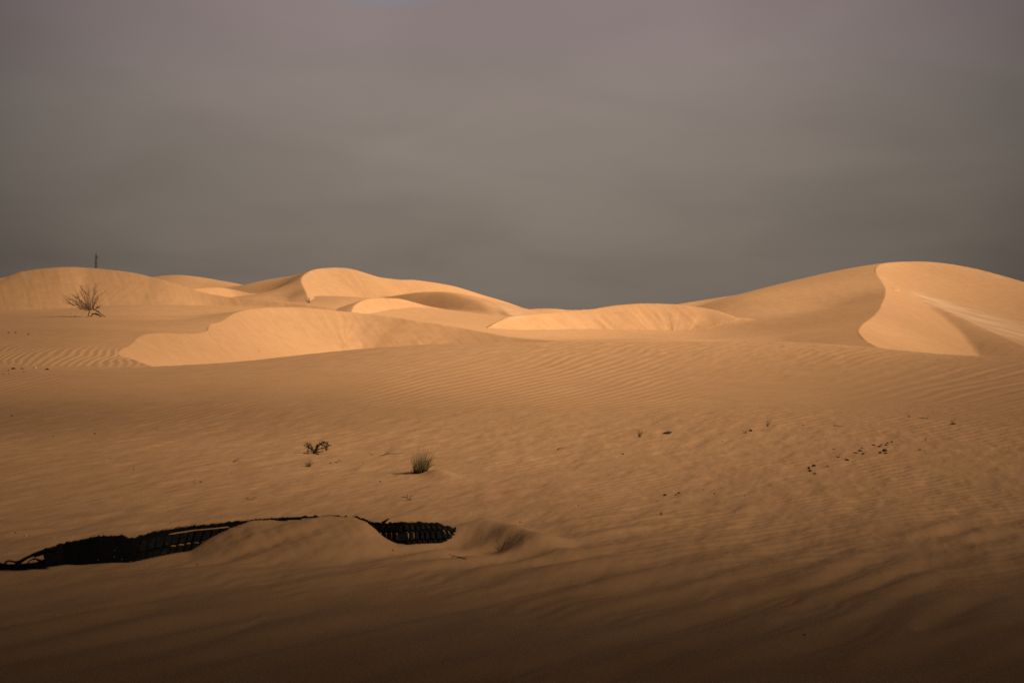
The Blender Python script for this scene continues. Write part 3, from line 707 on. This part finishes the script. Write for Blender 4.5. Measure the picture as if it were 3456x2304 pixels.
shrub(162, 1243, [[(150, 1241), (160, 1242), (172, 1246)], [(156, 1240), (166, 1241)]], 'dark crooked stick on the left ridge top', name='stick', cat='stick', r=.014, depth=1, kids=(0, 1), ytune=.1, m=BARK, loc=hit(162, 1247))
shrub(78, 1255, [[(73, 1255), (79, 1254), (85, 1255)]], 'small brown stick below the left ridge top', name='stick', cat='stick', r=.008, depth=1, kids=(0, 1), ytune=.1)

# ------------------------------------------------------------------ clods, pebbles and scraps
def rock(px, py, w, h, label, name='pebble', m=STONE, cat='pebble', tilt=0., group=None, dmin=4., ridge=False):
    p = hit(px, py+h*.35, dmin); s = scale_at(p)
    bm = bmesh.new(); bmesh.ops.create_icosphere(bm, subdivisions=2, radius=1.)
    k = random.uniform(0, 50)
    for v in bm.verts:
        n = float(fbm(np.array([v.co.x*1.3+k]), np.array([v.co.y*1.3+v.co.z*1.7]), 2)[0]); v.co *= 1+.35*n
        v.co = Vector((v.co.x*w*.5*s, v.co.y*w*.42*s, v.co.z*h*.55*s)); v.co.rotate(Matrix.Rotation(tilt, 3, 'Y'))
    me = bpy.data.meshes.new(name); bm.to_mesh(me); bm.free(); me.materials.append(m)
    for q in me.polygons: q.use_smooth = True
    o = bpy.data.objects.new(name, me); C.objects.link(o); o.location = p+Vector((0, 0, h*.25*s)); return tag(o, label, cat, group)

R_ = [(2730, 1578, 10, 9, 'dark clod leaning on another, leftmost group on the right flats'), (2734, 1588, 12, 8, 'lower of two touching dark clods, right flats'), (2747, 1570, 14, 9, 'broad dark clod above right of two touching ones'),
      (2750, 1597, 10, 6, 'small dark pebble just below the clod trio'), (2793, 1573, 9, 4, 'flat brown chip right of the clod trio'), (2830, 1541, 10, 4, 'thin brown flake up the trail of pebbles'), (2858, 1551, 14, 6, 'slanting brown clod below a thin flake'),
      (2887, 1527, 20, 4, 'long flat dark sliver among the pebbles'), (2902, 1520, 13, 6, 'dark pebble touching the tip of the long sliver'), (2913, 1530, 10, 6, 'round dark pebble below right of the sliver'), (2909, 1511, 9, 3, 'small flat chip above the sliver'),
      (2948, 1501, 12, 5, 'brown pebble with a faint tail, upper cluster left'), (2968, 1506, 13, 5, 'wide brown pebble at the cluster middle'), (2974, 1500, 9, 5, 'greyish pebble above the wide brown one'), (2991, 1500, 11, 5, 'flat brown pebble under the small round one'),
      (2996, 1494, 8, 5, 'small round pebble near the cluster top'), (3010, 1490, 8, 5, 'topmost round pebble of the right cluster'), (2970, 1526, 12, 7, 'dark oval clod left of the largest clod'), (2986, 1519, 16, 10, 'largest dark clod of the right cluster'),
      (2989, 1528, 12, 5, 'flat clod tucked under the largest clod'), (2814, 1514, 8, 3, 'lone small chip left of the pebble trail'), (2711, 1433, 5, 4, 'tiny dark pebble near the ridge foot, right of the grass wisps'),
      (3068, 1405, 7, 4, 'small brown pebble high on the right slope'), (2534, 1452, 12, 8, 'dark clod beside the wispy grass pair'), (2244, 1669, 13, 7, 'left dark clod of the lower central pair'), (2291, 1662, 11, 6, 'right dark clod of the lower central pair'),
      (2281, 1668, 9, 4, 'pale brown chip touching the right clod of the pair'), (2411, 1665, 9, 4, 'small brown pebble right of the clod pair'), (2373, 1651, 6, 3, 'tiny chip up right of the clod pair'), (2513, 1671, 6, 3, 'tiny faint pebble farther right than the clod pair'),
      (2217, 1691, 6, 3, 'tiny chip between clod pair and reddish stub'), (2438, 1488, 4, 3, 'tiny dark speck of stone below the driftwood slab'), (2102, 1531, 9, 4, 'small brown chip right of the flat forked twig'), (2160, 1578, 4, 3, 'tiny dark stone in the middle of the right flats'),
      (1903, 1638, 4, 3, 'tiny stone in the centre of the flats'), (1952, 1706, 6, 3, 'tiny brown stone low in the centre'), (1755, 1761, 8, 3, 'small dark chip up right of the drift end'), (1115, 1562, 6, 4, 'small pebble left of two flat dark chips'),
      (1136, 1558, 9, 3, 'lower of two flat dark chips right of the shrub'), (1146, 1553, 10, 3, 'upper of two flat dark chips right of the shrub'), (1284, 1623, 6, 4, 'lone dark pebble left of the tall grass tuft shadow'), (1226, 1561, 4, 3, 'tiny pebble under the flattened dry sprig'),
      (677, 1625, 9, 4, 'dark chip right of the short upright twig'), (782, 1594, 4, 3, 'tiny stone under the faint twig with two stubs'), (320, 1462, 7, 4, 'dark pebble on the left slope'), (532, 1450, 4, 3, 'tiny stone right of the left slope pebble'),
      (68, 1479, 4, 3, 'tiny stone at the far left slope'), (179, 1471, 7, 2, 'thin reddish chip on the far left slope'), (40, 1402, 8, 3, 'flat brown chip near the left edge'), (372, 1547, 5, 3, 'tiny dark stone on the left flats, upper one'), (311, 1584, 6, 2, 'small flat dark chip on the left flats, lower one'),
      (451, 1574, 3, 3, 'upper of two stacked dark specks of stone'), (451, 1582, 4, 3, 'lower of two stacked dark specks of stone'), (28, 1250, 6, 4, 'brown pebble near the left ridge top'), (30, 1261, 4, 3, 'tiny black pebble below the ridge-top pebble'), (11, 1262, 5, 3, 'tiny reddish pebble at the left edge'),
      (46, 1243, 13, 7, 'dark clod heap on the left ridge top'), (74, 1244, 10, 4, 'brown clod between heap and pale scrap, ridge top'), (52, 1797, 5, 4, 'tiny black pebble above the torn tyre end'), (375, 1748, 3, 3, 'tiny dark stone above the black tyre'),
      (1365, 1868, 4, 3, 'tiny stone in front of the ribbed tyre end'), (1326, 1855, 5, 5, 'small dark stone on the drift edge below the tyre'), (29, 1122, 6, 4, 'left of two dark stones on the far left hump'), (52, 1122, 6, 4, 'right of two dark stones on the far left hump'), (96, 1127, 8, 3, 'flat brown stone right of the far pair'),
      (3095, 1517, 1, 1, None), (875, 1184, 4, 3, 'dark speck of stone on the central slip face'), (2715, 2140, 9, 5, 'dim dark pebble in the shaded foreground'), (665, 1904, 5, 4, 'tiny dark stone in front of the chevron tread')]
for q in R_:
    if q[4] is None: continue
    dm = 40 if q[1] < 1200 else 4.
    rock(q[0], q[1], q[2], q[3], q[4], dmin=dm, cat='clod' if 'clod' in q[4].split('of')[0] else 'pebble', name='clod' if 'clod' in q[4].split('of')[0] else 'pebble')
rock(3105, 1517, 11, 4, 'small greenish scrap on the right flats', name='litter_scrap', m=GREENISH, cat='scrap', tilt=-.15)
rock(118, 1241, 12, 5, 'pale whitish scrap on the left ridge top', name='litter_scrap', m=WHITE, cat='scrap', tilt=.1)
rock(2250, 1460, 34, 9, 'dark driftwood slab jutting from the sand, centre right', name='driftwood', m=BARK, cat='driftwood', tilt=-.28)
# scatter of bleached bits behind the tyre
for px, py, w, h, lb in ((86, 1806, 9, 5, 'largest bleached fragment behind the torn tyre end'), (83, 1812, 5, 3, 'bleached fragment just under the largest one'), (105, 1803, 5, 3, 'small bleached fragment right of the largest one'), (182, 1813, 6, 4, 'left bright fragment of the white row behind the tyre'),
                         (203, 1813, 5, 3, 'middle bright fragment of the white row behind the tyre'), (211, 1812, 5, 4, 'bright fragment touching the middle of the white row'), (226, 1811, 4, 3, 'faint fragment in the white row behind the tyre'), (245, 1812, 5, 3, 'rightmost fragment of the white row behind the tyre')):
    rock(px, py, w, h, lb, name='shell_fragment', m=WHITE, cat='fragment')

# ------------------------------------------------------------------ distant mast
def mast():
    d = 1400.; s = d/F; x = (325-CX)*s; z0 = -1.; z1 = EYE+(HOR-858)*s; wb, wt = 1.1, .7
    e = thing('lattice_mast', (x, d, z0), 'thin dark lattice mast rising behind the left dune', 'mast')
    m = MB(); n = 18; P = []
    for i in range(n+1):
        t = i/n; w = wb*(1-t)+wt*t; z = z0+(z1-z0)*t
        P.append([Vector((x+a*w, d+b*w, z)) for a, b in ((-1, -1), (1, -1), (1, 1), (-1, 1))])
    for k in range(4): m.tube([p[k] for p in P], .22, 6)
    br = MB()
    for i in range(n):
        for k in range(4):
            k2 = (k+1) % 4; br.tube([P[i][k], P[i+1][k2]], .15, 5); br.tube([P[i][k2], P[i+1][k]], .15, 5); br.tube([P[i+1][k], P[i+1][k2]], .15, 5)
    m.build('mast_leg', STEEL, e); br.build('bracing', STEEL, e)
    for z, a in ((z1-2.5, 0), (z1-2.5, 2.1), (z1-2.5, 4.2), (z1-8, 1.), (z1-8, 3.6)):
        p = MB(); c = Vector((x+math.cos(a)*1.15, d+math.sin(a)*1.15, z)); u = Vector((-math.sin(a), math.cos(a), 0))*.28; v = Vector((math.cos(a), math.sin(a), 0))*.14; h = Vector((0, 0, 1.3))
        p.hexa([c+u-h+v, c-u-h+v, c-u+h+v, c+u+h+v, c+u-h-v, c-u-h-v, c-u+h-v, c+u+h-v]); p.tube([c-v-h*.5, Vector((x, d, z-.65))], .08, 5); p.tube([c-v+h*.5, Vector((x, d, z+.65))], .08, 5)
        p.build('panel_antenna', STEEL, e, smooth=False)
    w = MB(); w.tube([Vector((x, d, z1)), Vector((x, d, z1+4))], [.2, .1], 6); w.build('lightning_rod', STEEL, e)
mast()
for e in ROOTS:
    if '_o' in e: del e['_o']

def grid_mesh(name, x, y, z, nr, nc):
    me = bpy.data.meshes.new(name)
    co = np.stack([x, y, z], 1).astype(np.float32)
    me.vertices.add(len(co)); me.vertices.foreach_set('co', co.ravel())
    i = np.arange((nr-1)*nc).reshape(nr-1, nc)[:, :-1].ravel()
    f = np.stack([i, i+1, i+nc+1, i+nc], 1).astype(np.int32)
    me.loops.add(f.size); me.loops.foreach_set('vertex_index', f.ravel())
    me.polygons.add(len(f)); me.polygons.foreach_set('loop_start', np.arange(0, f.size, 4, dtype=np.int32))
    me.update(calc_edges=True)
    me.polygons.foreach_set('use_smooth', np.ones(len(f), bool))
    return me

me = grid_mesh('sand_dunes', TX, TY, TZ, nr, nc)
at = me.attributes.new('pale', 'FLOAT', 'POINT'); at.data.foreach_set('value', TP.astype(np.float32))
me.materials.append(SAND)
dunes = bpy.data.objects.new('sand_dunes', me); C.objects.link(dunes)
dunes['kind'] = 'structure'; dunes['label'] = 'ochre sand dunes and rippled desert floor'

# ------------------------------------------------------------------ sky
def world():
    w = bpy.data.worlds.new('World'); scene.world = w; w.use_nodes = True
    nt = w.node_tree; N, L = nt.nodes, nt.links; N.clear()
    out = N.new('ShaderNodeOutputWorld'); bg = N.new('ShaderNodeBackground'); L.new(bg.outputs[0], out.inputs[0])
    bg.inputs[1].default_value = .1
    sky = N.new('ShaderNodeTexSky'); sky.sky_type = 'NISHITA'; sky.sun_disc = False
    sky.sun_elevation = SUN_EL; sky.sun_rotation = SUN_AZ; sky.dust_density = 4; sky.air_density = 1.2
    tc = N.new('ShaderNodeTexCoord'); sp = N.new('ShaderNodeSeparateXYZ'); L.new(tc.outputs['Generated'], sp.inputs[0])
    def M(op, a, b=None, clamp=False):
        m = N.new('ShaderNodeMath'); m.operation = op; m.use_clamp = clamp
        for k, v in ((0, a), (1, b)):
            if v is None: continue
            if isinstance(v, (int, float)): m.inputs[k].default_value = v
            else: L.new(v, m.inputs[k])
        return m.outputs[0]
    x, y, z = sp.outputs
    # cloud deck coordinates: bearing and stretched elevation
    zz = M('MAXIMUM', z, .0)
    den = M('ADD', zz, .22)
    cb = N.new('ShaderNodeCombineXYZ'); L.new(M('DIVIDE', x, den), cb.inputs[0]); L.new(M('DIVIDE', y, den), cb.inputs[1])
    n = N.new('ShaderNodeTexNoise'); n.inputs['Scale'].default_value = 2.2; n.inputs['Detail'].default_value = 5; n.inputs['Roughness'].default_value = .45; n.inputs['Distortion'].default_value = .6
    L.new(cb.outputs[0], n.inputs['Vector'])
    r = N.new('ShaderNodeValToRGB'); e = r.color_ramp.elements
    L.new(zz, r.inputs[0])
    e[0].position = 0.; e[0].color = (0.122, 0.099, 0.081, 1)
    e[1].position = 1.; e[1].color = (0.033, 0.024, 0.017, 1)
    for p, c in ((.035, (0.130, 0.107, 0.088, 1)), (.09, (0.154, 0.127, 0.107, 1)), (.14, (0.170, 0.137, 0.121, 1)), (.19, (0.173, 0.133, 0.130, 1)), (.24, (0.160, 0.125, 0.124, 1)), (.36, (0.072, 0.055, 0.044, 1))):
        q = e.new(p); q.color = c
    # vignette painted into the sky: brighter in the middle, darker towards the sides
    rr = M('DIVIDE', x, M('MAXIMUM', y, .2))
    side = M('SUBTRACT', 1.0, M('MULTIPLY', M('MINIMUM', M('MULTIPLY', rr, rr), .13), 4.6))
    nz = M('ADD', M('MULTIPLY', n.outputs[0], .36), .81)
    f = M('MULTIPLY', side, nz)
    f = M('MULTIPLY', f, M('MINIMUM', M('MAXIMUM', M('ADD', M('MULTIPLY', y, 1.6), .75), .4), 1.))   # unseen sky behind the viewer dimmed to cut ambient light
    mx = N.new('ShaderNodeMix'); mx.data_type = 'RGBA'; mx.blend_type = 'MULTIPLY'; mx.inputs[0].default_value = 1
    L.new(r.outputs[0], mx.inputs[6]); cf = N.new('ShaderNodeCombineXYZ')
    for k in range(3): L.new(M('MULTIPLY', f, 10.), cf.inputs[k])
    L.new(cf.outputs[0], mx.inputs[7])
    m2 = N.new('ShaderNodeMix'); m2.data_type = 'RGBA'; m2.inputs[0].default_value = .97
    # a small bluish break in the cloud
    da = M('DIVIDE', M('ADD', rr, .08), .05); dz = M('DIVIDE', M('SUBTRACT', z, .199), .014)
    gap = M('MULTIPLY', M('SUBTRACT', 1., M('ADD', M('MULTIPLY', da, da), M('MULTIPLY', dz, dz)), True), .6)
    gp_ = N.new('ShaderNodeMix'); gp_.data_type = 'RGBA'; L.new(gap, gp_.inputs[0]); L.new(mx.outputs[2], gp_.inputs[6]); gp_.inputs[7].default_value = (1.25, 1.5, 1.75, 1)
    L.new(sky.outputs[0], m2.inputs[6]); L.new(gp_.outputs[2], m2.inputs[7])
    L.new(m2.outputs[2], bg.inputs[0])
world()

# ------------------------------------------------------------------ sun, and an unseen cloud sheet added to shade foreground and sides
sun = bpy.data.lights.new('sun', 'SUN'); sun.energy = 5.0; sun.angle = math.radians(.5); sun.color = (1, .80, .58)
so = bpy.data.objects.new('sun', sun); C.objects.link(so)
so.rotation_euler = Vector(SDIR).to_track_quat('Z', 'Y').to_euler()

def added_cloud_bank():
    Hc = 240.; n1, n2 = 120, 160
    off = SDIR*(Hc/SDIR[2])
    gx = np.linspace(-70, 75, n1); gy = np.linspace(-25, 190, n2)
    GX, GY = np.meshgrid(gx, gy); x = GX.ravel(); y = GY.ravel()
    a = x/np.maximum(y, 8)
    t = np.interp(y, [2, 6.3, 7.3, 8.3, 9.3, 10.6, 13, 17, 26, 36, 60, 90, 130], [.0, .0, .02, .09, .21, .32, .43, .53, .61, .73, .86, 1, 1])
    t = t*(1-.57*np.clip(a/.33, -1, 1)**2)
    t = t*(1-.42*np.exp(-((y-22.5-.25*x)/2.4)**2)*sstep(2, -5, x))
    t = t*(.93+.12*fbm(x/14., y/14., 2, 2.))
    t = t*(1-.6*sstep(0, 1.6, x)*sstep(11, 7, y))
    t = np.clip(t, 0, 1)
    edge = np.minimum.reduce([sstep(-25, -12, y)*0+1, sstep(190, 170, y)])
    t = 1-(1-t)*edge
    op = 1-np.sqrt(t)
    z0 = 3*fbm(x/20, y/20, 3); z1 = 14+6*fbm(x/15, y/15, 3, 3.)
    rim = sstep(0, 12, np.minimum.reduce([x+70, 75-x, y+25, 190-y]))
    me = bpy.data.meshes.new('added_cloud_bank')
    k = SDIR/SDIR[2]
    co = np.concatenate([np.stack([x+off[0]+k[0]*h, y+off[1]+k[1]*h, off[2]+h], 1) for h in (z0*rim, .5+z1*rim)])
    i = np.arange((n2-1)*n1).reshape(n2-1, n1)[:, :-1].ravel()
    b = np.stack([i, i+n1, i+n1+1, i+1], 1); tt = np.stack([i, i+1, i+n1+1, i+n1], 1)+n1*n2
    me.from_pydata(co.tolist(), [], np.concatenate([b, tt]).tolist())
    for p in me.polygons: p.use_smooth = True
    at = me.attributes.new('cover', 'FLOAT', 'POINT'); at.data.foreach_set('value', np.concatenate([op, op]).astype(np.float32))
    m = bpy.data.materials.new('added_cloud'); m.use_nodes = True; N, L = m.node_tree.nodes, m.node_tree.links; N.clear()
    o = N.new('ShaderNodeOutputMaterial'); mx = N.new('ShaderNodeMixShader'); tr = N.new('ShaderNodeBsdfTransparent')
    ds = N.new('ShaderNodeBsdfDiffuse'); ds.inputs[0].default_value = (.8, .8, .8, 1)
    aa = N.new('ShaderNodeAttribute'); aa.attribute_name = 'cover'
    L.new(aa.outputs['Fac'], mx.inputs[0]); L.new(tr.outputs[0], mx.inputs[1]); L.new(ds.outputs[0], mx.inputs[2]); L.new(mx.outputs[0], o.inputs[0])
    me.materials.append(m)
    ob = bpy.data.objects.new('added_cloud', me); C.objects.link(ob); ob['kind'] = 'stuff'; ob['label'] = 'grey overcast sheet added out of view to shade foreground and sides'; ob['category'] = 'added_cloud'
added_cloud_bank()

# ------------------------------------------------------------------ camera
cd = bpy.data.cameras.new('camera'); cam = bpy.data.objects.new('camera', cd); C.objects.link(cam); scene.camera = cam
cd.sensor_width = 36; cd.lens = 36*F/3456; cd.shift_y = -(1152-HOR)/3456
cam.location = (0, 0, EYE); cam.rotation_euler = (math.pi/2, 0, 0)
cd.clip_start = .1; cd.clip_end = 8000
cd.dof.use_dof = True; cd.dof.focus_distance = 22; cd.dof.aperture_fstop = 4.5
vs = scene.view_settings; vs.view_transform = 'Standard'; vs.look = 'None'; vs.gamma = 1; vs.exposure = .62
scene.render.engine = 'CYCLES'; scene.cycles.transparent_max_bounces = 16
scene.cycles.max_bounces = 5; scene.cycles.use_denoising = False
